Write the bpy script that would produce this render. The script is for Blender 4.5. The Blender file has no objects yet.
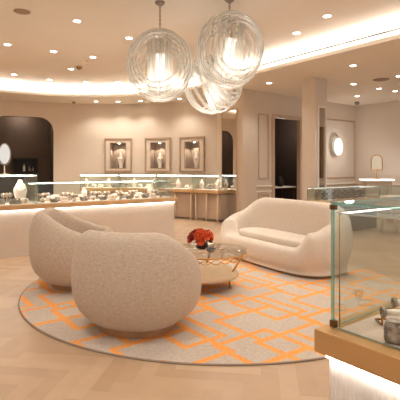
import bpy, bmesh, math, random
from mathutils import Vector, Matrix
random.seed(7)
PI = math.pi
sc = bpy.context.scene
COL = sc.collection
H = 1.35                      # eye height
F = 434.0                     # focal length in pixels of a 400 px frame
HY = 169.0                    # image row of the horizon
UX, UY = .795, .607           # room axis u (to the right and away); v = (-UY, UX)
ROT_U = math.atan2(UY, UX)    # local x along u, local y along v
ROT_D = ROT_U - PI/2          # local x along -v (towards the viewer's right), local y along u
ZS, ZC = 3.36, 3.65           # soffit and upper ceiling heights
CX, CY, RW = -2.75, 8.03, 5.4 # the round back wall

# ------------------------------------------------------------------ materials
def s2l(c):
    return tuple((x/12.92 if x <= .04045 else ((x+.055)/1.055)**2.4) for x in c)
def rgb(r, g, b): return s2l((r/255, g/255, b/255)) + (1,)
def new_mat(name):
    m = bpy.data.materials.new(name); m.use_nodes = True
    nt = m.node_tree; nt.nodes.clear()
    out = nt.nodes.new('ShaderNodeOutputMaterial')
    return m, nt, out
def N(nt, t, **kw):
    n = nt.nodes.new(t)
    for k, v in kw.items():
        if k.startswith('i_'): n.inputs[k[2:].replace('_', ' ')].default_value = v
        else: setattr(n, k, v)
    return n
def mat(name, col, rough=.5, metal=0, var=.06, vscale=6, bump=0, bscale=60, spec=.5, coat=0, sheen=0, detail=3):
    m, nt, out = new_mat(name)
    b = N(nt, 'ShaderNodeBsdfPrincipled')
    b.inputs['Roughness'].default_value = rough; b.inputs['Metallic'].default_value = metal
    b.inputs['Specular IOR Level'].default_value = spec
    b.inputs['Coat Weight'].default_value = coat
    b.inputs['Sheen Weight'].default_value = sheen
    tc = N(nt, 'ShaderNodeTexCoord')
    nz = N(nt, 'ShaderNodeTexNoise'); nz.inputs['Scale'].default_value = vscale; nz.inputs['Detail'].default_value = detail
    nt.links.new(tc.outputs['Object'], nz.inputs['Vector'])
    cr = N(nt, 'ShaderNodeValToRGB')
    c = Vector(col[:3])
    cr.color_ramp.elements[0].color = (*(c*(1-var)), 1); cr.color_ramp.elements[1].color = (*[min(1, x*(1+var)) for x in c], 1)
    cr.color_ramp.elements[0].position = .3; cr.color_ramp.elements[1].position = .7
    nt.links.new(nz.outputs['Fac'], cr.inputs['Fac']); nt.links.new(cr.outputs['Color'], b.inputs['Base Color'])
    if bump:
        n2 = N(nt, 'ShaderNodeTexNoise'); n2.inputs['Scale'].default_value = bscale; n2.inputs['Detail'].default_value = 2
        nt.links.new(tc.outputs['Object'], n2.inputs['Vector'])
        bp = N(nt, 'ShaderNodeBump'); bp.inputs['Strength'].default_value = bump; bp.inputs['Distance'].default_value = .01
        nt.links.new(n2.outputs['Fac'], bp.inputs['Height']); nt.links.new(bp.outputs['Normal'], b.inputs['Normal'])
    nt.links.new(b.outputs[0], out.inputs[0])
    return m
def emit(name, col, strength):
    m, nt, out = new_mat(name)
    e = N(nt, 'ShaderNodeEmission'); e.inputs[0].default_value = col; e.inputs[1].default_value = strength
    nt.links.new(e.outputs[0], out.inputs[0]); return m
def glass(name, tint, refl=.5, rough=.02, milk=0, base=.04, mc=(.95, .93, .88, 1)):
    m, nt, out = new_mat(name)
    tr = N(nt, 'ShaderNodeBsdfTransparent'); tr.inputs[0].default_value = tint
    gl = N(nt, 'ShaderNodeBsdfGlossy'); gl.inputs['Roughness'].default_value = rough
    fr = N(nt, 'ShaderNodeFresnel'); fr.inputs[0].default_value = 1.45
    mu = N(nt, 'ShaderNodeMath', operation='MULTIPLY'); mu.inputs[1].default_value = refl
    mx = N(nt, 'ShaderNodeMixShader')
    nt.links.new(fr.outputs[0], mu.inputs[0]); nt.links.new(mu.outputs[0], mx.inputs[0])
    nt.links.new(tr.outputs[0], mx.inputs[1]); nt.links.new(gl.outputs[0], mx.inputs[2])
    last = mx
    if milk:
        df = N(nt, 'ShaderNodeBsdfDiffuse'); df.inputs[0].default_value = mc
        tl = N(nt, 'ShaderNodeBsdfTranslucent'); tl.inputs[0].default_value = mc
        ad = N(nt, 'ShaderNodeMixShader'); ad.inputs[0].default_value = .5
        nt.links.new(df.outputs[0], ad.inputs[1]); nt.links.new(tl.outputs[0], ad.inputs[2])
        lw = N(nt, 'ShaderNodeLayerWeight'); lw.inputs[0].default_value = .35
        m2 = N(nt, 'ShaderNodeMath', operation='MULTIPLY_ADD'); m2.inputs[1].default_value = milk; m2.inputs[2].default_value = base
        nt.links.new(lw.outputs['Facing'], m2.inputs[0])
        mx2 = N(nt, 'ShaderNodeMixShader')
        nt.links.new(m2.outputs[0], mx2.inputs[0]); nt.links.new(mx.outputs[0], mx2.inputs[1]); nt.links.new(ad.outputs[0], mx2.inputs[2])
        last = mx2
    nt.links.new(last.outputs[0], out.inputs[0]); return m

def fabric(name, c1, c2):
    m, nt, out = new_mat(name)
    b = N(nt, 'ShaderNodeBsdfPrincipled'); b.inputs['Roughness'].default_value = .95
    b.inputs['Specular IOR Level'].default_value = .15; b.inputs['Sheen Weight'].default_value = .15
    tc = N(nt, 'ShaderNodeTexCoord')
    def streak(sx, sy, sz):
        mp = N(nt, 'ShaderNodeMapping'); mp.inputs['Scale'].default_value = (sx, sy, sz)
        nt.links.new(tc.outputs['Object'], mp.inputs[0])
        z = N(nt, 'ShaderNodeTexNoise'); z.inputs['Scale'].default_value = 1; z.inputs['Detail'].default_value = 3
        nt.links.new(mp.outputs[0], z.inputs['Vector']); return z
    a = streak(330, 330, 26); h = streak(26, 26, 330)
    mx = N(nt, 'ShaderNodeMath', operation='ADD'); nt.links.new(a.outputs['Fac'], mx.inputs[0]); nt.links.new(h.outputs['Fac'], mx.inputs[1])
    hf = N(nt, 'ShaderNodeMath', operation='MULTIPLY'); hf.inputs[1].default_value = .5; nt.links.new(mx.outputs[0], hf.inputs[0])
    cr = N(nt, 'ShaderNodeValToRGB'); cr.color_ramp.elements[0].position = .34; cr.color_ramp.elements[1].position = .66
    cr.color_ramp.elements[0].color = c1; cr.color_ramp.elements[1].color = c2
    nt.links.new(hf.outputs[0], cr.inputs[0]); nt.links.new(cr.outputs[0], b.inputs['Base Color'])
    bp = N(nt, 'ShaderNodeBump'); bp.inputs['Strength'].default_value = .35; bp.inputs['Distance'].default_value = .008
    nt.links.new(hf.outputs[0], bp.inputs['Height']); nt.links.new(bp.outputs[0], b.inputs['Normal'])
    nt.links.new(b.outputs[0], out.inputs[0]); return m

def wood_floor(name):
    m, nt, out = new_mat(name)
    b = N(nt, 'ShaderNodeBsdfPrincipled'); b.inputs['Roughness'].default_value = .38; b.inputs['Specular IOR Level'].default_value = .35
    at = N(nt, 'ShaderNodeAttribute', attribute_name='tone')
    tc = N(nt, 'ShaderNodeTexCoord')
    nz = N(nt, 'ShaderNodeTexNoise'); nz.inputs['Scale'].default_value = 9; nz.inputs['Detail'].default_value = 5
    nt.links.new(tc.outputs['Object'], nz.inputs['Vector'])
    ad = N(nt, 'ShaderNodeMath', operation='MULTIPLY_ADD'); ad.inputs[1].default_value = .35
    nt.links.new(nz.outputs['Fac'], ad.inputs[0]); nt.links.new(at.outputs['Fac'], ad.inputs[2])
    cr = N(nt, 'ShaderNodeValToRGB'); cr.color_ramp.elements[0].position = .1; cr.color_ramp.elements[1].position = 1.0
    cr.color_ramp.elements[0].color = rgb(180, 150, 120); cr.color_ramp.elements[1].color = rgb(208, 180, 150)
    nt.links.new(ad.outputs[0], cr.inputs[0]); nt.links.new(cr.outputs[0], b.inputs['Base Color'])
    nt.links.new(b.outputs[0], out.inputs[0]); return m

def rug_mat(name):
    m, nt, out = new_mat(name)
    b = N(nt, 'ShaderNodeBsdfPrincipled'); b.inputs['Roughness'].default_value = .95; b.inputs['Specular IOR Level'].default_value = .1
    tc = N(nt, 'ShaderNodeTexCoord'); sp = N(nt, 'ShaderNodeSeparateXYZ'); nt.links.new(tc.outputs['Object'], sp.inputs[0])
    def mth(op, *a):
        n = N(nt, 'ShaderNodeMath', operation=op)
        for i, v in enumerate(a):
            if isinstance(v, (int, float)): n.inputs[i].default_value = v
            else: nt.links.new(v, n.inputs[i])
        return n.outputs[0]
    X, Y = sp.outputs[0], sp.outputs[1]
    def layer(px, py, ox, oy, hx, hy, w, stag=0):
        yy = mth('DIVIDE', mth('ADD', Y, oy), py)
        row = mth('FLOOR', yy)
        xx = mth('ADD', mth('DIVIDE', mth('ADD', X, ox), px), mth('MULTIPLY', row, stag))
        fx = mth('MULTIPLY', mth('ABSOLUTE', mth('SUBTRACT', mth('FRACT', xx), .5)), px)
        fy = mth('MULTIPLY', mth('ABSOLUTE', mth('SUBTRACT', mth('FRACT', yy), .5)), py)
        d = mth('MAXIMUM', mth('SUBTRACT', fx, hx), mth('SUBTRACT', fy, hy))
        return mth('LESS_THAN', mth('ABSOLUTE', d), w)
    W = .028
    ls = [layer(1.0, .86, 0, 0, .34, .28, W, .5), layer(1.0, .86, .42, .35, .27, .22, W, .5),
          layer(1.0, .86, .2, .58, .19, .30, W, .5)]
    o = ls[0]
    for l in ls[1:]: o = mth('MAXIMUM', o, l)
    nz = N(nt, 'ShaderNodeTexNoise'); nz.inputs['Scale'].default_value = 55; nz.inputs['Detail'].default_value = 3
    nt.links.new(tc.outputs['Object'], nz.inputs['Vector'])
    def ramp(a, c):
        cr = N(nt, 'ShaderNodeValToRGB'); cr.color_ramp.elements[0].color = a; cr.color_ramp.elements[1].color = c
        cr.color_ramp.elements[0].position = .3; cr.color_ramp.elements[1].position = .7
        nt.links.new(nz.outputs['Fac'], cr.inputs[0]); return cr.outputs[0]
    g = ramp(rgb(188, 174, 160), rgb(206, 192, 177)); og = ramp(rgb(234, 158, 84), rgb(244, 174, 104))
    mx = N(nt, 'ShaderNodeMix', data_type='RGBA')
    nt.links.new(o, mx.inputs['Factor']); nt.links.new(g, mx.inputs['A']); nt.links.new(og, mx.inputs['B'])
    nt.links.new(mx.outputs['Result'], b.inputs['Base Color'])
    bp = N(nt, 'ShaderNodeBump'); bp.inputs['Strength'].default_value = .4; bp.inputs['Distance'].default_value = .006
    nt.links.new(nz.outputs['Fac'], bp.inputs['Height']); nt.links.new(bp.outputs[0], b.inputs['Normal'])
    nt.links.new(b.outputs[0], out.inputs[0]); return m

WARM = (1, .80, .60, 1); LEDW = (1, .95, .88, 1)
M = dict(
    wall=mat('wall_plaster', rgb(214, 197, 178), .8, var=.025, vscale=1.5, bump=.05),
    wall2=mat('wall_paint', rgb(216, 202, 187), .8, var=.02, vscale=1.5),
    ceil=mat('ceiling_paint', rgb(235, 226, 214), .85, var=.02, vscale=1),
    soff=mat('soffit_paint', rgb(232, 222, 209), .85, var=.02, vscale=1),
    brown=mat('dark_brown_panel', rgb(78, 60, 47), .7, var=.08, vscale=3),
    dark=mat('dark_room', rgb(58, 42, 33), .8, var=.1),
    black=mat('black_gloss', rgb(20, 15, 12), .7, var=.1),
    floor=wood_floor('oak_herringbone'), rug=rug_mat('rug_pile'), rugedge=mat('rug_binding', rgb(150, 130, 114), .9),
    boucle=fabric('cream_boucle', rgb(202, 187, 170), rgb(228, 215, 200)),
    tweed=fabric('beige_tweed', rgb(172, 152, 132), rgb(218, 201, 182)),
    walnut=mat('walnut', rgb(166, 126, 90), .4, var=.2, vscale=12),
    oak=mat('honey_oak_veneer', rgb(204, 164, 116), .42, var=.07, vscale=5),
    bronze=mat('bronze_laminate', rgb(200, 154, 100), .42, var=.05, vscale=5, metal=.15),
    panel=mat('pearl_panel', rgb(216, 202, 187), .55, var=.02),
    ripple=mat('rippled_panel', rgb(232, 222, 210), .5, var=.05, vscale=30, bump=.3, bscale=40),
    taupe=mat('taupe_lacquer', rgb(188, 166, 146), .5, var=.04),
    leg=mat('champagne_metal', rgb(226, 206, 182), .35, var=.03),
    gold=mat('brushed_gold', rgb(196, 146, 76), .28, metal=.9, var=.06, vscale=20),
    brass=mat('bronze_metal', rgb(120, 92, 64), .35, metal=.8, var=.06),
    pewter=mat('pewter', rgb(150, 138, 126), .35, metal=.7, var=.1),
    stone=mat('travertine', rgb(206, 176, 142), .45, var=.06, vscale=9),
    pad=mat('blush_suede', rgb(214, 192, 176), .9, var=.05, vscale=25, bump=.15),
    cream=mat('cream_leatherette', rgb(236, 220, 204), .6, var=.04),
    blush=mat('blush_display', rgb(214, 182, 160), .7, var=.06),
    greyd=mat('grey_velvet', rgb(152, 136, 122), .8, var=.2, vscale=30),
    snake=mat('mottled_grey_leather', rgb(176, 156, 144), .55, var=.55, vscale=55, detail=5),
    jewel=mat('silver_jewellery', rgb(206, 198, 188), .2, metal=.9, var=.2, vscale=40),
    glass=glass('showcase_glass', (.96, .98, .965, 1), .4),
    gedge=glass('glass_edge', (.52, .76, .68, 1), .4, .2, milk=.2, base=.35, mc=(.42, .68, .60, 1)),
    tglass=glass('table_glass', (.93, .92, .88, 1), .6),
    hoop=glass('acrylic_hoop', (.985, .98, .97, 1), .8, .06, milk=.5, base=.2),
    tube=glass('frosted_tube', (.97, .95, .92, 1), .6, .1, milk=.5, base=.32),
    reflglass=mat('painted_reflection_mirror', (.72, .60, .44, 1), .12, metal=1, var=0), mirror=mat('silvered_mirror', (.86, .84, .80, 1), .02, metal=1, var=0),  # first one: tan reflection of the vanity mirror painted into its colour
    led=emit('led_strip', LEDW, 9), coil=mat('grey_white_mottle', (.30, .29, .29, 1), .5, var=.95, vscale=26, detail=4), led2=emit('soft_led', LEDW, 3), cove=emit('cove_led', (1, .97, .91, 1), 80), lip2=emit('panel_led', (1, .97, .93, 1), 28), lip=emit('counter_led', (1, .97, .93, 1), 6.5),
    lamp=emit('lamp_core', (1, .95, .87, 1), 1.5), spot=emit('downlight_lens', (1, .95, .87, 1), 14),
    sconce=emit('sconce_glow', (1, .93, .84, 1), 1.2),
    trimw=mat('trim_white', rgb(236, 226, 214), .5, var=.02), vent=mat('vent_grey', rgb(150, 122, 100), .6),
    red=mat('red_petals', rgb(158, 44, 26), .6, var=.4, vscale=30), orange=mat('orange_petals', rgb(214, 82, 34), .6, var=.35, vscale=30),
    leaf=mat('dark_leaf', rgb(52, 60, 34), .6, var=.3), vase=mat('smoked_vase', rgb(44, 36, 32), .15, var=.1),
    stoneblue=mat('slate_beads', rgb(96, 98, 108), .3, var=.3, vscale=40),
    tan=mat('tan_fabric', rgb(188, 152, 112), .85, var=.05), trimt=mat('moulding_paint', rgb(196, 170, 148), .6, var=.02),
    framew=mat('frame_wood', rgb(176, 146, 118), .5, var=.1, vscale=10), nichein=mat('niche_lining', rgb(158, 138, 122), .8, var=.06),
    screen=mat('screen_black', rgb(26, 20, 18), .3, var=.1),
)

# ------------------------------------------------------------------ mesh helpers
class MB:
    def __init__(s): s.bm = bmesh.new()
    def v(s, *p): return s.bm.verts.new(p)
    def f(s, vs, mi=0, sm=False):
        try:
            f = s.bm.faces.new(vs); f.material_index = mi; f.smooth = sm; return f
        except ValueError: return None
    def box(s, x0, x1, y0, y1, z0, z1, mi=0, edge=None, thin=None):
        """thin = 'x','y','z': the two big faces keep mi, all the narrow faces get edge."""
        P = [s.v(x, y, z) for z in (z0, z1) for y in (y0, y1) for x in (x0, x1)]
        fs = {'z': ((0, 2, 3, 1), (4, 5, 7, 6)), 'y': ((0, 1, 5, 4), (2, 6, 7, 3)), 'x': ((0, 4, 6, 2), (1, 3, 7, 5))}
        for ax, two in fs.items():
            for q in two: s.f([P[i] for i in q], mi if (edge is None or ax == thin) else edge)
        return s
    def tube(s, pts, r, n=8, closed=False, flat=None, up=(0, 0, 1), cap=True):
        """round bar along pts; flat=(a,b) gives an a by b section instead of r."""
        P = [Vector(p) for p in pts]; L = len(P); rings = []
        for i, p in enumerate(P):
            if closed: t = P[(i+1) % L] - P[i-1]
            else: t = P[min(i+1, L-1)] - P[max(i-1, 0)]
            t.normalize(); u = Vector(up)
            if abs(t.dot(u)) > .98: u = Vector((1, 0, 0)) if abs(t.x) < .9 else Vector((0, 1, 0))
            a = t.cross(u).normalized(); b = a.cross(t).normalized()
            rr = r[i] if isinstance(r, (list, tuple)) else r
            ra, rb = (flat if flat else (rr, rr))
            rings.append([s.bm.verts.new(p + a*ra*math.cos(2*PI*k/n) + b*rb*math.sin(2*PI*k/n)) for k in range(n)])
        for i in range(L if closed else L-1):
            A, B = rings[i], rings[(i+1) % L]
            for k in range(n): s.f([A[k], A[(k+1) % n], B[(k+1) % n], B[k]], 0, True)
        if not closed and cap: s.f(rings[0][::-1]); s.f(rings[-1])
        return s
    def lathe(s, prof, n=24, c=(0, 0, 0), sx=1, sy=1, mi=0):
        rings = []
        for r, z in prof:
            if r < 1e-6: rings.append([s.v(c[0], c[1], c[2]+z)])
            else: rings.append([s.v(c[0]+r*sx*math.cos(2*PI*k/n), c[1]+r*sy*math.sin(2*PI*k/n), c[2]+z) for k in range(n)])
        for A, B in zip(rings, rings[1:]):
            for k in range(n):
                a = [A[k % len(A)], A[(k+1) % len(A)]] if len(A) > 1 else [A[0]]
                b = [B[(k+1) % len(B)], B[k % len(B)]] if len(B) > 1 else [B[0]]
                s.f(a+b, mi, True)
        if len(rings[0]) > 1: s.f(rings[0][::-1], mi)
        if len(rings[-1]) > 1: s.f(rings[-1], mi)
        return s
    def ball(s, c, r, n=12, sx=1, sy=1, sz=1, mi=0):
        k = max(4, n//2)
        return s.lathe([(r*math.sin(PI*i/k) if 0 < i < k else 0, -r*sz*math.cos(PI*i/k)) for i in range(k+1)], n, c, sx, sy, mi)
    def strip(s, A, B, mi=0, sm=False):
        a = [s.v(*p) for p in A]; b = [s.v(*p) for p in B]
        for i in range(len(A)-1): s.f([a[i], a[i+1], b[i+1], b[i]], mi, sm)
        return s
    def prism(s, poly, z0, z1, mi=0):
        a = [s.v(x, y, z0) for x, y in poly]; b = [s.v(x, y, z1) for x, y in poly]; n = len(poly)
        s.f(a[::-1], mi); s.f(b, mi)
        for i in range(n): s.f([a[i], a[(i+1) % n], b[(i+1) % n], b[i]], mi)
        return s
    def build(s, name, m, parent=None, loc=None, rot=None, bevel=0, subsurf=0, smooth=False):
        me = bpy.data.meshes.new(name)
        bmesh.ops.recalc_face_normals(s.bm, faces=s.bm.faces[:])
        s.bm.to_mesh(me); s.bm.free()
        for mm in (m if isinstance(m, (list, tuple)) else [m]): me.materials.append(mm)
        if smooth:
            for p in me.polygons: p.use_smooth = True
        o = bpy.data.objects.new(name, me); COL.objects.link(o)
        if parent: o.parent = parent
        if loc: o.location = loc
        if rot: o.rotation_euler = rot
        if bevel:
            b = o.modifiers.new('bevel', 'BEVEL'); b.width = bevel; b.segments = 2; b.limit_method = 'ANGLE'
        if subsurf:
            b = o.modifiers.new('sub', 'SUBSURF'); b.levels = b.render_levels = subsurf
        return o
def tag(o, label, cat, group=None, kind=None):
    o['label'] = label; o['category'] = cat
    if group: o['group'] = group
    if kind: o['kind'] = kind
    return o
def thing(name, label, cat, loc=(0, 0, 0), rz=0, group=None, rot=None):
    o = bpy.data.objects.new(name, None); COL.objects.link(o); o.empty_display_size = .1
    o.location = loc; o.rotation_euler = rot or (0, 0, rz)
    return tag(o, label, cat, group)
def struct(o, label=None, cat=None):
    o['kind'] = 'structure'
    if label: o['label'] = label; o['category'] = cat
    return o
def copy_tree(o, parent=None):
    c = o.copy(); COL.objects.link(c)
    if parent: c.parent = parent
    for ch in [x for x in o.children]: copy_tree(ch, c)
    return c
def place(proto, used, loc, rz, label, group, scale=1):
    """the first use moves the prototype itself, later ones are copies with their parts"""
    o = proto if not used.get(proto.name) else copy_tree(proto)
    used[proto.name] = True
    o.location = loc; o.rotation_euler = (0, 0, rz); o.scale = (scale,)*3
    o['label'] = label
    if group: o['group'] = group
    return o
def at(px, py, z):
    """the point at height z that a picture position shows"""
    Y = (H - z)*F/(py - HY); return Vector(((px-200)/F*Y, Y, z))
def loc2w(o, x, y, z=0):
    a = o.rotation_euler.z
    return (o.location.x + x*math.cos(a) - y*math.sin(a), o.location.y + x*math.sin(a) + y*math.cos(a), o.location.z + z)
ORD = 'first second third fourth fifth sixth seventh eighth ninth tenth eleventh twelfth thirteenth fourteenth fifteenth sixteenth'.split()

# ------------------------------------------------------------------ setting: floor
def make_floor():
    b = MB(); bm = b.bm
    lay = bm.loops.layers.color.new('tone')
    w, n = .115, 5                       # board width, length = n widths
    L = w*n; ang = math.radians(-8); ca, sa = math.cos(ang), math.sin(ang)
    def board(x, y, dx, dy):
        cx, cy = x+dx/2, y+dy/2
        X, Y = cx*ca-cy*sa, cx*sa+cy*ca
        if not (-7.5 < X < 8.5 and .3 < Y < 15.5) or abs(X) > .62*Y+1.6: return
        g = .0012
        q = [(x+g, y+g), (x+dx-g, y+g), (x+dx-g, y+dy-g), (x+g, y+dy-g)]
        f = b.f([b.v(px*ca-py*sa, px*sa+py*ca, 0) for px, py in q])
        t = random.uniform(.15, .75)
        for lp in f.loops: lp[lay] = (t, t, t, 1)
    # classic herringbone: each step moves one width along the diagonal
    for j in range(-60, 60):
        for i in range(-170, 170):
            x = i*w + j*L; y = i*w - j*L
            board(x, y, L, w); board(x, y+w, w, L) if False else board(x - w*0, y + w, w, L)
    f = b.f([b.v(-12, -4, -.002), b.v(12, -4, -.002), b.v(12, 19, -.002), b.v(-12, 19, -.002)])
    for lp in f.loops: lp[lay] = (.42, .42, .42, 1)
    return struct(b.build('floor', M['floor']))
make_floor()

# ------------------------------------------------------------------ setting: ceilings
def lip_path(extra=0.0):
    """the cove's edge: round over the back of the room, straight to the right front and to the left front"""
    pts, nrm = [], []
    for k in range(0, 9):
        y = -3 + (CY+3)*k/9
        pts.append((CX-4.1-extra, y)); nrm.append((-1, 0))
    a0, a1 = PI, math.atan2(UY, UX)
    for k in range(0, 49):
        t = k/48; a = a0 + (a1-a0)*t
        R = 4.1 - .3*max(0, (t-.45)/.55)**1.3 + extra
        pts.append((CX+R*math.cos(a), CY+R*math.sin(a))); nrm.append((math.cos(a), math.sin(a)))
    for k in range(1, 25):
        t = k*.55
        pts.append((CX+(3.8+extra)*UX + UY*t, CY+(3.8+extra)*UY - UX*t)); nrm.append((UX, UY))
    return pts, nrm
P0, NR = lip_path()
def off(d, z): return [(p[0]+n[0]*d, p[1]+n[1]*d, z) for p, n in zip(P0, NR)]
b = MB(); b.strip(off(0, ZS), off(6.0, ZS)); b.strip(off(.03, ZS+.04), off(.45, ZS+.04))
struct(b.build('ceiling_soffit', M['soff']), 'lower ceiling ring around the raised middle of the showroom ceiling', 'ceiling')
b = MB(); b.strip(off(0, ZS), off(0, ZS+.07)); b.strip(off(0, ZS+.07), off(.03, ZS+.07)); b.strip(off(.03, ZS+.07), off(.03, ZS+.04))
struct(b.build('trim_1', M['trimw']), 'thin white lip along the lit ceiling cove', 'trim')
b = MB(); b.strip(off(.45, ZS+.03), off(.45, ZC))
struct(b.build('trim_2', M['trimw']), 'white back of the lit ceiling cove', 'trim')
b = MB(); b.box(-12, 12, -4, 19, ZC, ZC+.1)
struct(b.build('ceiling', M['ceil']))
b = MB(); b.strip(off(.12, ZS+.055), off(.17, ZS+.055))
tag(b.build('cove_light', M['cove']), 'long warm light strip glowing inside the ceiling cove', 'light strip')
n0 = len(P0)-24
A = off(.37, ZC-.012)[n0:]; B = off(.43, ZC-.012)[n0:]
b = MB(); b.strip(A, B); b.strip(off(.37, ZC)[n0:], A); b.strip(B, off(.43, ZC)[n0:])
tag(b.build('slot_diffuser', M['black']), 'thin black air slot running along the straight lit cove at right', 'air vent')

# ------------------------------------------------------------------ setting: the round back wall
def wall_angle(px):
    s = (px-200)/F; a = s*s+1; bb = -2*(s*CX+CY); c = CX*CX+CY*CY-RW*RW
    Y = (-bb+math.sqrt(bb*bb-4*a*c))/(2*a); return math.atan2(Y-CY, s*Y-CX)
def wall_pt(a, r=RW): return (CX+r*math.cos(a), CY+r*math.sin(a))
NICHES = [(118.3, .86), (158.2, .86), (192.5, .86)]
n_ang = [wall_angle(p) for p, _ in NICHES]
NZ0, NZ1 = 1.34, 2.17
NHW = .29/RW
door_a0, door_a1 = wall_angle(53.5), wall_angle(-9)
DTOP = 2.90
def door_top(a):
    t = (a-door_a0)/(door_a1-door_a0); wd = (door_a1-door_a0)*RW
    e = min(t, 1-t)*wd; r = .42
    if e >= r: return DTOP + .0
    return DTOP - r + math.sqrt(max(0, r*r-(r-e)**2))*1.0 if e > 0 else DTOP-r
a_end = wall_angle(217.5)
cuts = {a_end, door_a0, door_a1, PI*1.02}
for a in n_ang: cuts |= {a-NHW, a+NHW}
k = a_end
while k < PI*1.02: cuts.add(k); k += math.radians(1.2)
for q in range(1, 40): cuts.add(door_a0+(door_a1-door_a0)*q/40)
cuts = sorted(cuts)
b = MB()
for a, c in zip(cuts, cuts[1:]):
    mid = (a+c)/2; x0, y0 = wall_pt(a); x1, y1 = wall_pt(c)
    iv = [(0, 0, ZS, ZS)]
    if door_a0 < mid < door_a1: iv = [(door_top(a), door_top(c), ZS, ZS)]
    for na in n_ang:
        if abs(mid-na) < NHW: iv = [(0, 0, NZ0, NZ0), (NZ1, NZ1, ZS, ZS)]
    for za, zb, ta, tb in iv:
        b.f([b.v(x0, y0, za), b.v(x1, y1, zb), b.v(x1, y1, tb), b.v(x0, y0, ta)], 0, False)
# return from the round wall to the mirror wall
xe, ye = wall_pt(a_end)
PX, PY = 1.03, 10.85
tj = .906
J = (PX-UY*tj, PY+UX*tj)
b.f([b.v(xe, ye, 0), b.v(J[0], J[1], 0), b.v(J[0], J[1], ZS), b.v(xe, ye, ZS)])
bmesh.ops.remove_doubles(b.bm, verts=b.bm.verts[:], dist=.0005)
struct(b.build('wall_back', M['wall'], smooth=False))
# alcove behind the arched opening
am = (door_a0+door_a1)/2; ac = wall_pt(am)
b = MB()
w = (door_a1-door_a0)*RW/2
b.box(-w-.05, w+.05, .9, 1.0, 0, 3.2); b.box(-w-.10, -w-.05, .03, 1.0, 0, 3.2); b.box(w+.05, w+.10, .03, 1.0, 0, 3.2)
b.box(-w-.1, w+.1, .03, 1.0, 3.2, 3.25)
struct(b.build('wall_alcove', M['brown'], loc=(ac[0], ac[1], 0), rot=(0, 0, am-PI/2)), 'dark brown walls of the alcove behind the arched opening', 'wall')
b = MB()
A, B = [], []
for q in range(41):
    a = door_a0+(door_a1-door_a0)*q/40; x, y = wall_pt(a); x2, y2 = wall_pt(a, RW+.2); z = door_top(a)
    A.append((x, y, z)); B.append((x2, y2, z))
x, y = wall_pt(door_a0); x2, y2 = wall_pt(door_a0, RW+.2); A.insert(0, (x, y, 0)); B.insert(0, (x2, y2, 0))
x, y = wall_pt(door_a1); x2, y2 = wall_pt(door_a1, RW+.2); A.append((x, y, 0)); B.append((x2, y2, 0))
b.strip(A, B)
struct(b.build('door_1', M['brown']), 'dark rounded lining of the arched opening at far left', 'doorway')

# mirror wall (u-normal), door wall and right wall
b = MB()
def d1p(t): return (PX-UY*t, PY+UX*t)
def wq(b, p, q, z0, z1, mi=0): b.f([b.v(p[0], p[1], z0), b.v(q[0], q[1], z0), b.v(q[0], q[1], z1), b.v(p[0], p[1], z1)], mi)
wq(b, d1p(tj), d1p(0), 0, ZS)
struct(b.build('wall_mirror_side', M['wall']), 'plain wall strip holding the tall mirror', 'wall')
TC = 4.97                                   # length of the door wall
def up(t, o=0): return (PX+UX*t+UY*o, PY+UY*t-UX*o)      # o > 0 comes towards the viewer
def t_at(px):
    s = (px-200)/F; return (s*PY-PX)/(UX-s*UY)
d0, d1_ = t_at(274), t_at(299.5)
DZ = 1.35+(169-119)/F*11.9
b = MB()
wq(b, up(0), up(d0), 0, ZS); wq(b, up(d0), up(d1_), DZ, ZS); wq(b, up(d1_), up(TC), 0, ZS)
struct(b.build('wall_middle', M['wall2']))
RC = up(TC)
b = MB(); wq(b, RC, (RC[0]+UY*6, RC[1]-UX*6), 0, ZS)
struct(b.build('wall_right', M['wall2']))
# pilaster strip at the corner
tp = t_at(255)
def ubox(b, t0, t1, o0, o1, z0, z1):
    poly = [up(t0, o0), up(t1, o0), up(t1, o1), up(t0, o1)]; b.prism(poly, z0, z1)
b = MB(); ubox(b, -.0, tp, 0.001, .05, 0, ZS); struct(b.build('pilaster', M['wall']), 'plain pilaster at the corner beside the dark doorway', 'wall')
# room behind the doorway
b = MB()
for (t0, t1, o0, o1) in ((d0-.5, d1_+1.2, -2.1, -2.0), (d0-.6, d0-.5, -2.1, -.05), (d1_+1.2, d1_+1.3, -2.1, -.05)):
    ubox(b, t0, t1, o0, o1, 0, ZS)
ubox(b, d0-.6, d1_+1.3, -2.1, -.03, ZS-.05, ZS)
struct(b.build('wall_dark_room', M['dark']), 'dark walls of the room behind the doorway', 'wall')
b = MB()
for (t0, t1, z0, z1) in ((d0-.09, d0, 0, DZ+.09), (d1_, d1_+.09, 0, DZ+.09), (d0, d1_, DZ, DZ+.09)): ubox(b, t0, t1, -.1, .035, z0, z1)
struct(b.build('door_2', M['trimt'], bevel=.008), 'cream casing of the dark doorway', 'doorway')
b = MB(); r0, r1 = 1.35-16.5/F*11.3, 1.35-22/F*11.3
for t0, t1 in ((tp, d0-.09), (d1_+.09, TC)):
    ubox(b, t0, t1, .001, .035, r0-.04, r0); ubox(b, t0, t1, .001, .02, r1-.03, r1)
struct(b.build('trim_3', M['trimw'], bevel=.006), 'chair rail along the panelled wall', 'trim')
b = MB()
for t0, t1 in ((tp, d0-.09), (d1_+.09, TC)): ubox(b, t0, t1, .001, .03, 0, .16)
struct(b.build('baseboard_middle', M['trimw'], bevel=.006))
b = MB()
def frame_u(b, t0, t1, z0, z1, w=.035, o=.022):
    ubox(b, t0, t1, .001, o, z0, z0+w); ubox(b, t0, t1, .001, o, z1-w, z1)
    ubox(b, t0, t0+w, .001, o, z0+w, z1-w); ubox(b, t1-w, t1, .001, o, z0+w, z1-w)
frame_u(b, t_at(258), t_at(268.5), 1.35-10/F*11.4, 1.35+55/F*11.4)
frame_u(b, t_at(258), t_at(268.5), .24, .70)
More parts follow.
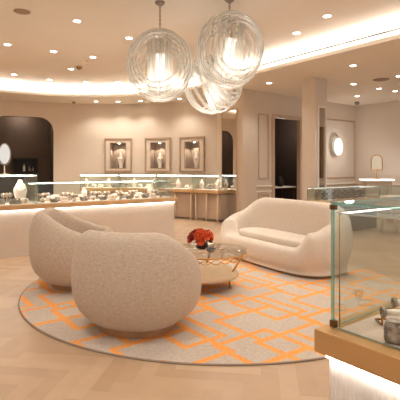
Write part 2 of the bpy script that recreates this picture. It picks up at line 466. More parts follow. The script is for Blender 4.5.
frame_u(b, t_at(323), t_at(354.5), 1.35-9/F*13.3, 1.35+49/F*13.3)
frame_u(b, t_at(323), t_at(354.5), .24, .70)
struct(b.build('trim_4', M['trimt'], bevel=.006), 'raised panel mouldings on the wall beside the doorway', 'trim')
b = MB(); q = RC; rr = (RC[0]+UY*6, RC[1]-UX*6); o = .03
b.prism([(q[0], q[1]), (rr[0], rr[1]), (rr[0]-UX*o, rr[1]-UY*o), (q[0]-UX*o, q[1]-UY*o)], 0, .16)
b.prism([(q[0], q[1]), (rr[0], rr[1]), (rr[0]-UX*o, rr[1]-UY*o), (q[0]-UX*o, q[1]-UY*o)], r0-.04, r0)
struct(b.build('baseboard_right', M['trimw']))
# left wall beyond the frame closes the room
b = MB(); xw, yw = wall_pt(PI*1.02); wq(b, (xw, yw), (xw, -3), 0, ZS)
struct(b.build('wall_left', M['wall']))
# square column
cx, cy = 2.52, 9.5
poly = [(cx, cy), (cx+UX*.42, cy+UY*.42), (cx+UX*.42-UY*.36, cy+UY*.42+UX*.36), (cx-UY*.36, cy+UX*.36)]
b = MB(); b.prism(poly, 0, ZS)
struct(b.build('column', M['wall2'], bevel=.008), 'square cream column in front of the panelled wall', 'column')

# ------------------------------------------------------------------ downlights and ceiling fittings
dl_proto = None
used = {}
def downlight(px, py, z, label, energy):
    global dl_proto
    p = at(px, py, z)
    if dl_proto is None:
        dl_proto = thing('downlight', label, 'ceiling light', group='recessed ceiling downlights')
        b = MB(); b.lathe([(.055, -.002), (.075, -.010), (.078, 0), (.055, 0)], 24); b.build('rim', M['trimw'], dl_proto)
        b = MB(); b.lathe([(0, -.006), (.056, -.006)], 24); b.build('lens', M['spot'], dl_proto)
    o = place(dl_proto, used, p, 0, label, 'recessed ceiling downlights')
    lamp_at(p, energy)
def lamp_at(p, energy, size=2.1, blend=.7, col=(1, .95, .88)):
    l = bpy.data.lights.new('downlight_or_fill_beam', 'SPOT'); l.energy = energy; l.spot_size = size; l.spot_blend = blend
    l.shadow_soft_size = .06; l.color = col
    o = bpy.data.objects.new('downlight_or_fill_beam', l); COL.objects.link(o); o.location = (p[0], p[1], p[2]-.03)
EU, ES = 56, 44
for px, py, lab in (
    (77, 21, 'round ceiling downlight, the highest in view at left of the chandeliers'),
    (7.5, 44.5, 'round ceiling downlight at the far left, upper of two near the picture edge'),
    (53.6, 51.4, 'round ceiling downlight left of the small ceiling sensor'),
    (93, 57, 'round ceiling downlight just right of the brass sprinkler'),
    (71, 69, 'round ceiling downlight just below left of the ceiling sensor'),
    (14, 74.5, 'round ceiling downlight closest above the cove glow at far left'),
    (49.5, 79.7, 'round ceiling downlight close above the cove glow, second from left'),
    (86, 82, 'round ceiling downlight close above the cove glow, third from left'),
    (118, 82, 'round ceiling downlight close above the cove glow beside the left chandelier'),
    (129, 38, 'round ceiling downlight touching the upper left of the left chandelier'),
    (327, 16, 'round downlight in raised ceiling, upper of two beyond the right chandelier'),
    (296.5, 33, 'round downlight in raised ceiling, lower of two beyond the right chandelier')):
    downlight(px, py, ZC, lab, EU)
for px, py, lab in (
    (96, 101.3, 'small downlight in the soffit over the back wall, first from left'),
    (118, 101.6, 'small downlight in the soffit over the leftmost wall niche'),
    (140.6, 101, 'small downlight in the soffit between the left and middle wall niches'),
    (179.6, 98.6, 'small downlight in the soffit below the left chandelier, nearest the right niche'),
    (269, 83, 'small downlight in the soffit left of the square column'),
    (353, 65.5, 'downlight in the right soffit nearest below the straight cove'),
    (353.5, 84, 'downlight in the right soffit, middle of three in line above the sconce'),
    (357, 96, 'downlight in the right soffit, lowest, near the wall corner'),
    (379, 88.5, 'downlight in the right soffit just below the round grille'),
    (395, 91, 'downlight in the right soffit near the right picture edge, lower one'),
    (399, 76, 'downlight in the right soffit cut by the right picture edge')):
    downlight(px, py, ZS, lab, ES)
for x, y, e in ((-1.5, 2.2, 85), (1.2, 2.6, 75), (-2.6, 4.2, 65), (0.2, 4.2, 45), (-.2, .9, 80), (3.2, 3.8, 50), (4.6, 6.5, 50), (-4.8, 6, 50), (2.0, 6.0, 55), (-.8, 7.2, 45)):  # added fill spots without fixtures, brightening the floor and room
    lamp_at((x, y, ZS if x > 3 else ZC), e)
p = at(22, 11.4, ZC); b = MB(); b.lathe([(0, -.012), (.10, -.012), (.115, -.006), (.118, 0)], 32)
tag(b.build('ceiling_speaker', M['vent'], loc=p), 'round flush ceiling speaker at upper left', 'speaker')
p = at(381, 79.5, ZS); b = MB(); b.lathe([(0, -.012), (.16, -.012), (.175, -.006), (.18, 0)], 32)
tag(b.build('ceiling_grille', M['vent'], loc=p), 'round grey grille in the right soffit', 'vent')
p = at(79, 66.6, ZC); b = MB(); b.lathe([(0, -.07), (.035, -.065), (.06, -.03), (.07, 0)], 20)
tag(b.build('ceiling_sensor', M['vent'], loc=p), 'small domed ceiling sensor left of the left chandelier', 'sensor')
p = at(87, 61.5, ZC); t = thing('sprinkler', 'brass ceiling sprinkler beside the domed sensor', 'sprinkler', p)
b = MB(); b.lathe([(.035, 0), (.035, -.01), (.012, -.012)], 16); b.build('rosette', M['gold'], t)
b = MB(); b.lathe([(.01, -.012), (.01, -.05), (.028, -.052), (.028, -.056), (0, -.057)], 12); b.build('nozzle', M['gold'], t)
p = at(357, 102, ZS); b = MB(); b.lathe([(0, -.1), (.05, -.08), (.07, -.03), (.07, 0)], 20)
tag(b.build('security_camera', M['greyd'], loc=p), 'small dark dome camera on the soffit by the right wall corner', 'camera')
p = at(74, 101.8, ZS); b = MB(); b.lathe([(0, -.06), (.035, -.05), (.05, -.02), (.05, 0)], 20)
tag(b.build('security_camera', M['greyd'], loc=p), 'tiny dark dome camera on the soffit above the back wall', 'camera')

# ------------------------------------------------------------------ chandeliers
def chandelier(px, y_depth, zc, R, label, tilt=(0, 0, 0), squash=1.0, yaw=0):
    X = (px-200)/F*y_depth
    t = thing('chandelier', label, 'chandelier', (X, y_depth, zc), 0, 'globe chandeliers of clear looped bands')
    b = MB(); b.lathe([(.015, ZC-zc-.05), (.04, ZC-zc-.045), (.066, ZC-zc-.02), (.07, ZC-zc)], 24); b.build('ceiling_canopy', M['pewter'], t)
    ztop = R*squash
    b = MB(); z = ztop*.86; q = []
    while z < ZC-zc-.05: q.append(z); z += .03
    for i, z in enumerate(q):           # chain links
        pts = []
        for k in range(10):
            a = 2*PI*k/10; rr = .012*math.cos(a); pts.append(((rr, 0) if i % 2 else (0, rr)) + (z+.021*math.sin(a),))
        b.tube(pts, .004, 5, True, up=(0, 1, .01) if i % 2 else (1, 0, .01))
    b.build('chain', M['brass'], t)
    Rm = Matrix.Rotation(tilt[0], 3, 'X') @ Matrix.Rotation(tilt[1], 3, 'Y')
    Rz = Matrix.Rotation(yaw, 3, 'Z')
    hoops = [(1.0, 0)] + [(r, sg*math.sqrt(1-r*r)*.92) for r in (.94, .85, .74, .61) for sg in (-1, 1)]
    for r, o_ in hoops:
        pts = []
        for k in range(64):
            c = 2*PI*k/64
            pts.append(Rm @ (Rz @ Vector((r*R*math.cos(c), o_*R, squash*r*R*math.sin(c)))))
        nrm = Rm @ (Rz @ Vector((0, 1, .0)))
        b = MB(); b.tube(pts, .01, 8, True, flat=(.016, .032), up=tuple(nrm))
        b.build('glass_hoop', M['hoop'], t)
    hi = R*squash*.80
    for k in range(11):
        a = 2*PI*(k+.5)/11; x, y = .155*math.cos(a), .155*math.sin(a)
        b = MB()
        p, q = Rm @ Vector((x, y, -hi)), Rm @ Vector((x, y, hi))
        b.tube([p, q], .025, 8); b.ball(tuple(p), .021, 8); b.ball(tuple(q), .021, 8)
        b.build('glass_rod', M['tube'], t)
    b = MB(); b.tube([Rm @ Vector((0, 0, -hi*.72)), Rm @ Vector((0, 0, hi*.35))], .065, 20)
    b.build('lamp_core', M['lamp'], t)
    b = MB(); b.tube([Rm @ Vector((0, 0, hi*.35)), Rm @ Vector((0, 0, hi*1.02))], .02, 10)
    b.tube([Rm @ Vector((0, 0, hi*.36)), Rm @ Vector((0, 0, hi*.40))], .10, 20)
    b.build('stem', M['leg'], t)
    l = bpy.data.lights.new('chandelier_glow', 'POINT'); l.energy = 19; l.color = (1, .95, .88); l.shadow_soft_size = .2
    o = bpy.data.objects.new('chandelier_glow', l); COL.objects.link(o); o.location = (X, y_depth, zc-.5*R)
chandelier(160, 5.98, 1.35+103.5/F*5.98, .45, 'globe chandelier of clear looped bands, left of the three', squash=1.08)
chandelier(229.5, 5.87, 1.35+118.5/F*5.87, .445, 'tall globe chandelier of clear looped bands, right and highest of the three', tilt=(.05, .14, 0), squash=1.14, yaw=.3)
chandelier(213, 6.85, 1.35+84/F*6.85, .465, 'globe chandelier of clear looped bands hanging lowest behind the right one', tilt=(.1, -.4, 0), squash=.95, yaw=.9)

# ------------------------------------------------------------------ rug
b = MB(); RUG = (.2, 5.14, 0); RR = 2.17
b.lathe([(RR, .001), (RR+.003, .006), (RR, .011), (RR-.012, .012)], 128, mi=1)
vs = [b.v((RR-.012)*math.cos(2*PI*k/128), (RR-.012)*math.sin(2*PI*k/128), .0121) for k in range(128)]; b.f(vs, 0)
tag(b.build('round_rug', [M['rug'], M['rugedge']], loc=RUG, rot=(0, 0, ROT_U)), 'large round taupe rug with orange interlocking rectangles under the seating', 'rug')
RZ = .0125

# ------------------------------------------------------------------ upholstered seats
def sgnpow(c, e): return math.copysign(abs(c)**e, c)
def sstep(a, b_, x):
    t = max(0, min(1, (x-a)/(b_-a))); return t*t*(3-2*t)
def seat_body(t, half_w, half_d, n, back, arm, seat, thick, tr, armback, fab, seat_mat, seat_y, zb=.05, bulge=1.0, plinth_s=.74):
    """front is local +x; local y runs along the width. Returns nothing; adds shell, cushion and plinth to t."""
    NT = 96; e = 2/n
    def hgt(phi):          # phi 0 front .. pi back
        return seat-.02 + (arm-seat+.02)*sstep(tr[0], tr[1], phi) + (back-arm)*sstep(armback[0], armback[1], phi)
    b = MB(); rings = []
    for i in range(NT):
        th = 2*PI*i/NT; phi = abs((th+PI) % (2*PI)-PI)
        px, py = half_d*sgnpow(math.cos(th), e), half_w*sgnpow(math.sin(th), e)
        ix, iy = (half_d-thick*.95)*sgnpow(math.cos(th), e), (half_w-thick)*sgnpow(math.sin(th), e)
        h = hgt(phi)
        ring = []
        for zf, s in ((.05, plinth_s), (.055, plinth_s+.05), (.11, plinth_s*.48+.48), (.20, .905), (.34, .975), (.50, 1.0), (.66, .995), (.82, .965), (.93, .915)):
            z = zb+(h-zb)*max(0, (zf-.05))/.95
            s2 = 1+(s-1)*bulge
            ring.append((px*s2, py*s2, z))
        ox, oy = px*(1+(.915-1)*bulge), py*(1+(.915-1)*bulge)
        kx, ky = ix*.94, iy*.94
        for m_, dz in ((.25, .972), (.55, 1.0), (.85, .975)):
            ring.append((ox*(1-m_)+kx*m_, oy*(1-m_)+ky*m_, h*dz))
        lo = seat-.06
        for m_ in (.15, .45, .8, 1.0):
            z = h*.93*(1-m_)+lo*m_ if h*.93 > lo else lo
            s = 1-.06*m_
            ring.append((kx*s, ky*s, z))
        rings.append([b.v(*p) for p in ring])
    for i in range(NT):
        A, B = rings[i], rings[(i+1) % NT]
        for k in range(len(A)-1): b.f([A[k], B[k], B[k+1], A[k+1]], 0, True)
    b.f([r[0] for r in rings][::-1]); b.f([r[-1] for r in rings])
    b.build('upholstered_shell', fab, t, subsurf=1)
    # cushion: fills the inside and comes forward to the front edge
    b = MB(); rows = []
    for s, z in ((.90, seat-.055), (.985, seat-.045), (1.0, seat-.01), (.975, seat+.03), (.92, seat+.047), (.6, seat+.055), (.25, seat+.058)):
        row = []
        for i in range(64):
            th = 2*PI*i/64
            x = (half_d-thick*.95)*.89*sgnpow(math.cos(th), e); y = (half_w-thick)*.89*sgnpow(math.sin(th), e)
            if x > 0: x *= seat_y
            row.append(b.v(x*s, y*s, z))
        rows.append(row)
    for A, B in zip(rows, rows[1:]):
        for k in range(64): b.f([A[k], A[(k+1) % 64], B[(k+1) % 64], B[k]], 0, True)
    b.f(rows[0][::-1]); b.f(rows[-1], 0, True)
    b.build('seat_cushion', seat_mat, t, subsurf=1)
    b = MB(); poly = []
    for i in range(64):
        th = 2*PI*i/64; poly.append((half_d*(plinth_s-.02)*sgnpow(math.cos(th), e), half_w*(plinth_s-.02)*sgnpow(math.sin(th), e)))
    b.prism(poly, 0, zb+.002); b.build('plinth', M['walnut'], t)
ch1 = thing('tub_armchair', 'beige tweed tub armchair nearest the viewer, seen from behind', 'armchair', (-.535, 3.72, RZ), math.radians(74), 'tub armchairs on the rug')
ch2 = thing('tub_armchair', 'beige tweed tub armchair further back, turned towards the right', 'armchair', (-1.42, 5.14, RZ), math.radians(10), 'tub armchairs on the rug')
for c, w_, d_, bk_ in ((ch1, .545, .50, .855), (ch2, .66, .56, .87)):
    seat_body(c, w_, d_, 2.25, bk_, .60, .40, .18, (.50, .85), (.95, 2.5) if c is ch1 else (.95, 2.7), M['tweed'], M['tweed'], 1.12, bulge=1.1, plinth_s=.60)
sofa = thing('curved_sofa', 'cream curved sofa with wraparound arms at the far side of the rug', 'sofa', (1.14, 6.27, RZ), math.radians(209.5), None)
seat_body(sofa, 1.16, .50, 3.2, .885, .55, .36, .22, (.62, 1.02), (1.05, 2.55), M['boucle'], M['boucle'], 1.10, bulge=.7, plinth_s=.88, zb=.03)

# ------------------------------------------------------------------ coffee table and what stands on it
TB = (.06, 4.97, RZ)
t = thing('coffee_table', 'round two tier coffee table with clear glass top and gold lattice', 'coffee table', TB, 0)
b = MB(); b.lathe([(.0, .405), (.475, .405), (.48, .41), (.48, .415), (.475, .42), (0, .42)], 64); b.build('glass_top', M['tglass'], t)
b = MB(); b.tube([(.478*math.cos(2*PI*k/64), .478*math.sin(2*PI*k/64), .40) for k in range(64)], .007, 8, True); b.build('top_rim', M['gold'], t)
b = MB()
for ph in (0, PI): b.tube([(.455*math.cos(2*PI*k/180), .455*math.sin(2*PI*k/180), .36+.022*math.sin(13*2*PI*k/180+ph)) for k in range(180)], .0042, 6, True)
b.build('lattice_band', M['gold'], t)
for k in range(4):
    a = -.22+k*PI/2
    b = MB(); b.tube([(.45*math.cos(a), .45*math.sin(a), .395), (.37*math.cos(a)-.06, .37*math.sin(a)-.03, .18)], .010, 8); b.build('leg', M['gold'], t)
    b = MB(); b.tube([(.34*math.cos(a)-.06, .34*math.sin(a)-.03, .0), (.34*math.cos(a)-.06, .34*math.sin(a)-.03, .135)], .012, 8); b.build('foot', M['gold'], t)
b = MB(); b.lathe([(0, .13), (.40, .13), (.435, .138), (.44, .16), (.43, .183), (.40, .19), (0, .19)], 64, c=(-.06, -.03, 0)); b.build('lower_shelf', M['stone'], t, smooth=False)
FZ = RZ+.42
vz = at(202, 250, FZ)
VX, VY = (202-200)/F*4.98, 4.98
fl = thing('flower_arrangement', 'red and orange flower bouquet in a dark low vase on glass table', 'flowers', (VX, VY, FZ+.001), 0)
b = MB(); b.lathe([(.0, 0), (.045, 0), (.07, .02), (.072, .045), (.06, .066), (.054, .062), (.06, .045), (.0, .04)], 24); b.build('vase', M['vase'], fl)
rnd = random.Random(3)
b = MB()
for k in range(16):
    a = k*2.4; r = .09+.03*rnd.random(); z = .085+.04*rnd.random()
    c, s_ = math.cos(a), math.sin(a); w_ = .02
    vs = [(.03*c, .03*s_, .06), (r*.7*c-w_*s_, r*.7*s_+w_*c, z), (r*1.15*c, r*1.15*s_, z-.03), (r*.7*c+w_*s_, r*.7*s_-w_*c, z)]
    b.f([b.v(*q) for q in vs])
b.build('leaves', M['leaf'], fl)
for k in range(17):
    g = 2.39996*k; zz = 1-k/16*1.25; rr = math.sqrt(max(0, 1-min(1, abs(zz))**2))
    cx_, cy_, cz_ = .112*rr*math.cos(g), .112*rr*math.sin(g), .122+.062*zz
    b = MB(); R0 = .032+.008*rnd.random()
    for lay_, (np_, rad, tilt_) in enumerate(((6, 1.0, .35), (5, .72, .8), (4, .42, 1.2))):
        for j in range(np_):
            a = 2*PI*j/np_+lay_*.5; ca, sa = math.cos(a), math.sin(a); q = R0*rad; wv = q*.62
            up_ = q*math.sin(tilt_); ou = q*math.cos(tilt_)
            vs = [(0, 0, -R0*.2), (ou*.6*ca-wv*sa, ou*.6*sa+wv*ca, up_*.5), (ou*ca-wv*.5*sa, ou*sa+wv*.5*ca, up_), (ou*1.06*ca, ou*1.06*sa, up_*1.08), (ou*ca+wv*.5*sa, ou*sa-wv*.5*ca, up_), (ou*.6*ca+wv*sa, ou*.6*sa-wv*ca, up_*.5)]
            b.f([b.v(*p) for p in vs], 0, True)
    b.ball((0, 0, 0), R0*.45, 8)
    d = Vector((cx_, cy_, cz_-.09)).normalized()
    o = b.build('blossom', M['red'] if k % 4 == 0 else M['orange'], fl, loc=(cx_*rnd.uniform(.8, 1.2), cy_, cz_+rnd.uniform(-.012, .018)))
    o.rotation_euler = d.to_track_quat('Z', 'Y').to_euler(); o.scale = (rnd.uniform(1.2, 1.75),)*3
bx = thing('bead_bowl', 'small bowl of slate grey beads on the glass table beside the flowers', 'bowl', ((211-200)/F*4.82, 4.82, FZ+.001), 0)
b = MB(); b.lathe([(0, 0), (.035, 0), (.06, .022), (.064, .03), (.058, .03), (.035, .008), (0, .008)], 24); b.build('bowl', M['pewter'], bx)
b = MB()
for k in range(26):
    a = 2.4*k; r = .05*math.sqrt(k/26); b.ball((r*math.cos(a), r*math.sin(a), .03+.012*(1-k/26)), .0105, 8)
o = b.build('beads', M['stoneblue'], bx); o['kind'] = 'stuff'

# ------------------------------------------------------------------ jewellery display pieces (prototypes)
def make_bust(fm='pad'):
    t = thing('necklace_bust', '-', 'jewellery display')
    b = MB(); b.lathe([(0, 0), (.042, 0), (.045, .008), (.03, .02), (.042, .05), (.05, .09), (.044, .115), (.022, .135), (.018, .165), (.012, .172), (0, .173)], 16, sy=.6); b.build('neck_form', M[fm], t)
    b = MB(); pts = []
    for k in range(20):
        a = 2*PI*k/20; pts.append((.034*math.cos(a), -.012+.028*math.sin(a)-.008, .12+.03*math.sin(a)))
    b.tube(pts, .004, 5, True); b.build('necklace', M['jewel'], t); return t
def make_tbar():
    t = thing('bracelet_bar', '-', 'jewellery display')
    b = MB(); b.lathe([(0, 0), (.035, 0), (.036, .008), (.008, .014), (.008, .075), (0, .076)], 14); b.tube([(-.06, 0, .085), (.06, 0, .085)], .022, 12); b.build('stand', M['greyd'], t)
    for x in (-.035, 0, .035):
        b = MB(); b.tube([(x, .027*math.cos(2*PI*k/14), .085+.027*math.sin(2*PI*k/14)) for k in range(14)], .006, 5, True, up=(1, 0, .01)); b.build('bracelet', M['jewel'] if x else M['gold'], t)
    return t
def tilt(b):
    for q in b.bm.verts: q.co = Matrix.Rotation(.75, 3, 'X') @ (q.co + Vector((0, .05, 0))) - Vector((0, .035, 0))
    zm = min(q.co.z for q in b.bm.verts)
    for q in b.bm.verts: q.co.z += max(0, -zm)
def make_tray():
    t = thing('ring_tray', '-', 'jewellery display')
    b = MB(); b.box(-.09, .09, -.05, .05, 0, .018)
    for k in range(5): b.tube([(-.082, -.04+.02*k, .020), (.082, -.04+.02*k, .020)], .008, 6)
    tilt(b); b.build('tray', M['greyd'], t)
    b = MB()
    for i in range(6):
        for j in range(4):
            x, y = -.07+.028*i, -.03+.02*j
            b.tube([(x+.009*math.cos(2*PI*k/8), y, .03+.009*math.sin(2*PI*k/8)) for k in range(8)], .0025, 4, True, up=(0, 1, .01))
    tilt(b); o = b.build('rings', M['jewel'], t); o['kind'] = 'stuff'; return t
def make_cushion():
    t = thing('watch_cushion', '-', 'jewellery display')
    b = MB(); b.ball((0, 0, .041), .05, 14, 1.1, .7, .76); b.build('cushion', M['cream'], t)
    b = MB(); b.tube([(0, .037*math.cos(2*PI*k/16), .041+.034*math.sin(2*PI*k/16)) for k in range(16)], 1, 6, True, flat=(.003, .013), up=(1, 0, .01)); b.build('strap', M['gold'], t)
    b = MB(); b.ball((0, -.036, .052), .02, 12, 1, .5, 1); b.build('dial', M['jewel'], t); return t
def make_ramp():
    t = thing('jewellery_ramp', '-', 'jewellery display')
    b = MB(); p = [(-.08, .05), (.08, .05)]
    vs = [b.v(x, y, z) for x in (-.08, .08) for y, z in ((-.06, 0), (-.06, .02), (.05, .11), (.05, 0))]
    b.f(vs[0:4]); b.f(vs[4:8][::-1])
    for k in range(4): b.f([vs[k], vs[(k+1) % 4], vs[4+(k+1) % 4], vs[4+k]])
    b.build('ramp', M['blush'], t)
    b = MB()
    for i in range(4): 
        x = -.055+.036*i
        b.tube([(x+.011*math.cos(2*PI*k/10), -.01+.012*math.sin(2*PI*k/10), .068+.01*math.sin(2*PI*k/10)) for k in range(10)], .004, 5, True)
    o = b.build('earrings', M['greyd'], t); o['kind'] = 'stuff'; return t
PROT = dict(bust=make_bust(), tbar=make_tbar(), tray=make_tray(), cushion=make_cushion(), ramp=make_ramp())
KNAME = dict(bust='cream necklace bust', tbar='bracelet bar', tray='grey ring tray', cushion='cream watch cushion', ramp='blush sloping stand')
def fill(owner, items, where, group, z):
    """items: (kind, local x, local y, scale) counted from the left within the case"""
    cnt = {}
    for kind, x, y, s_, *r in items:
        k = cnt.get(kind, 0); cnt[kind] = k+1
        lab = '%s %s from the left %s' % (ORD[k], KNAME[kind], where)
        place(PROT[kind], used, loc2w(owner, x, y, z), owner.rotation_euler.z + (r[0] if r else rnd.uniform(-.06, .06)), lab, group, s_)

def glass_box(t, x0, x1, y0, y1, z0, z1, th=.008, back=True):
    names = [('front_pane', (x0, x1, y0, y0+th, z0, z1-th), 'y'), ('side_pane', (x0, x0+th, y0+th, y1, z0, z1-th), 'x'),
             ('side_pane', (x1-th, x1, y0+th, y1, z0, z1-th), 'x'), ('top_pane', (x0, x1, y0, y1, z1-th, z1), 'z')]
    if back: names.append(('back_pane', (x0+th, x1-th, y1-th, y1, z0, z1-th), 'y'))
    for nm, bx_, ax in names:
        b = MB(); b.box(*bx_, mi=0, edge=1, thin=ax); b.build(nm, [M['glass'], M['gedge']], t)
def area(name, loc, rot, sx, sy, energy, col=(1, .94, .87)):
    l = bpy.data.lights.new(name, 'AREA'); l.shape = 'RECTANGLE'; l.size = sx; l.size_y = sy; l.energy = energy; l.color = col
    o = bpy.data.objects.new(name, l); COL.objects.link(o); o.location = loc; o.rotation_euler = rot; return o

# ------------------------------------------------------------------ long counter at left
LP0 = at(176, 197.5, .8)                # right front corner of the wooden top
LL = 4.6
lc = thing('display_counter', 'long white counter with honey wood top edge and glowing front at left', 'counter', (LP0.x-UX*LL, LP0.y-UY*LL, 0), ROT_U)
b = MB(); b.box(.08, LL+.02, .09, .72, 0, .715); b.build('base', M['panel'], lc)
b = MB(); b.box(0, LL+.05, 0, .80, .722, .80); b.build('wooden_top', M['oak'], lc, bevel=.004)
b = MB(); b.box(.1, LL, .045, .075, .708, .7215); b.build('light_strip', M['lip'], lc)
b = MB(); b.box(.06, LL-.01, .06, .74, .800, .806); b.build('display_pad', M['pad'], lc)
xs = LL-3.16
def xloc(px, yo=0.0):
    s = (px-200)/F; x0 = lc.location.x-UY*yo; y0 = lc.location.y+UX*yo; return (s*y0-x0)/(UX-s*UY)
xm = xloc(37, .05)
tall = thing('tall_glass_case', 'taller glass showcase on the left counter under the table mirror', 'glass case', loc2w(lc, 0, 0, .8062), ROT_U, 'glass cases on the left counter')
glass_box(tall, .05, xm, .05, .74, 0, .455)
b = MB(); b.box(.1, xm-.05, .62, .66, .425, .4465); b.box(.1, xm-.05, .09, .12, .43, .4465); b.build('light_bar', M['led'], tall)
low = thing('low_glass_case', 'long low glass showcase on the left counter, glowing along its top', 'glass case', loc2w(lc, 0, 0, .8062), ROT_U, 'glass cases on the left counter')
glass_box(low, xm+.015, LL-.05, .05, .74, 0, .315)
b = MB(); b.box(xm+.06, LL-.09, .69, .73, .285, .3065); b.build('light_bar', M['led'], low)
area('case_glow', loc2w(lc, (xm+LL)/2, .4, 1.11), (0, 0, ROT_U), LL-xm-.3, .4, 10)
area('case_glow', loc2w(lc, xm-.35, .4, 1.24), (0, 0, ROT_U), .5, .4, 3)
kinds = ['tray', 'tbar', 'bust', 'ramp', 'tbar', 'cushion', 'tray', 'tbar', 'bust', 'cushion', 'tbar', 'ramp', 'tray', 'tbar', 'cushion', 'bust']
SC_ = {'bust': 1.2, 'tbar': 1.2, 'tray': .85, 'cushion': 1.15, 'ramp': .85}
for row, yy, seq in (('back', .60, ['tray', 'tbar', 'ramp', 'tbar', 'tray', 'bust', 'tbar', 'cushion']), ('middle', .395, ['tbar', 'cushion', 'tray', 'tbar', 'ramp', 'tray', 'tbar']), ('front', .19, ['cushion', 'tray', 'ramp', 'tbar', 'tray'])):
    it = []; x = xm+.14; k = 0
    while x < LL-.16:
        kd = seq[k % len(seq)]; it.append((kd, x, yy+rnd.uniform(-.015, .015), SC_[kd]*(.85 if row == 'front' else 1))); k += 1; x += .172
    fill(lc, it, 'in the %s row of the low counter case' % row, 'jewellery displays in the low counter case', .8065)
b_t = []
for dx, y, kd, s_ in ((.52, .24, 'tray', 1.0), (.62, .54, 'ramp', 1.2), (.14, .20, 'cushion', 1.1), (.30, .18, 'tray', 1.0), (.33, .55, 'tbar', 1.4)):
    b_t.append((kd, xm-dx, y, s_))
fill(lc, b_t, 'in the tall counter case', 'jewellery displays in the tall counter case', .8065)
big = make_bust('cream'); big.name = 'necklace_bust'
place(big, used, loc2w(lc, xm-.16, .40, .8065), ROT_U, 'tall white necklace bust standing in the tall counter case', 'jewellery displays in the tall counter case', 2.15)
# table mirror on the tall case
mx_ = xloc(4.5, .4)
mr = thing('table_mirror', 'oval table mirror on a slim stand on top of the tall case', 'mirror', loc2w(lc, mx_, .4, .8062+.4562), ROT_U-.45)
b = MB(); b.lathe([(0, 0), (.085, 0), (.088, .006), (.02, .014), (.009, .03), (.008, .15), (0, .151)], 24); b.build('stand', M['leg'], mr)
b = MB(); b.tube([(.09*math.sin(a), 0, .25-.10*math.cos(a)) for a in [PI*k/16*.55 for k in range(-16, 17)]], .006, 8); b.build('yoke', M['pewter'], mr)
fr = []
for k in range(40): fr.append((.088*math.cos(2*PI*k/40), .01, .325+.165*math.sin(2*PI*k/40)))
b = MB(); b.tube(fr, .010, 8, True, up=(0, 1, .01)); b.build('mirror_frame', M['pewter'], mr)
b = MB(); a_ = [b.v(p[0]*.96, .004, .325+(p[2]-.325)*.96) for p in fr]; c_ = [b.v(p[0]*.96, .016, .325+(p[2]-.325)*.96) for p in fr]
b.f(a_); b.f(c_[::-1])
for k in range(40): b.f([a_[k], a_[(k+1) % 40], c_[(k+1) % 40], c_[k]])
b.build('mirror_glass', M['mirror'], mr)

# ------------------------------------------------------------------ showcases on legs along the round wall
RF = 4.3
edges = [98.7, 84.0, 69.0, 53.6, 41.6]
names_c = ['leftmost of the four', 'second from the left of the four', 'second from the right of the four', 'rightmost of the four']
for i in range(4):
    a0, a1 = math.radians(edges[i]), math.radians(edges[i+1])
    p, q = Vector(wall_pt(a0, RF)), Vector(wall_pt(a1, RF)); L = (q-p).length-.02
    rz = math.atan2(q.y-p.y, q.x-p.x)
    c = thing('wall_showcase', 'glass showcase on slim legs by the round wall, ' + names_c[i], 'showcase', (p.x, p.y, 0), rz, 'showcases along the round wall')
    D = .52
    b = MB(); b.box(.03, L-.03, .12, D-.06, .06, .70); b.build('back_panel', M['taupe'], c)
    for x in (.06, L*.5, L-.06):
        b = MB(); b.tube([(x, .06, 0), (x, .06, .73)], .022, 10); b.build('leg', M['leg'], c)
    b = MB(); b.box(0, L, 0, D, .72, .81); b.build('wooden_tray', M['oak'], c, bevel=.004)
    b = MB(); b.box(.03, L-.03, .03, D-.03, .81, .816); b.build('display_pad', M['cream'], c)
    glass_box(c, .01, L-.01, .01, D-.01, .816, 1.19)
    b = MB(); b.box(.02, L-.02, .02, .05, 1.155, 1.1815); b.build('light_bar', M['led'], c)
    it = []
    m_ = 5
    area('case_glow', loc2w(c, L/2, .25, 1.15), (0, 0, rz), L-.2, .3, 3)
    for k in range(m_):
        kd = ['bust', 'tbar', 'tray', 'bust', 'ramp', 'cushion'][(k*5+i) % 6]
        it.append((kd, .12+(L-.24)*k/(m_-1), .28+.1*((k % 2)-.5), {'bust': 1.5, 'tbar': 1.2, 'tray': 1.0, 'cushion': 1.3, 'ramp': .9}[kd]))
    fill(c, it, 'in the ' + names_c[i].split(' of')[0].replace(' from the ', '-from-') + ' wall showcase', 'jewellery displays in the wall showcases', .8165)

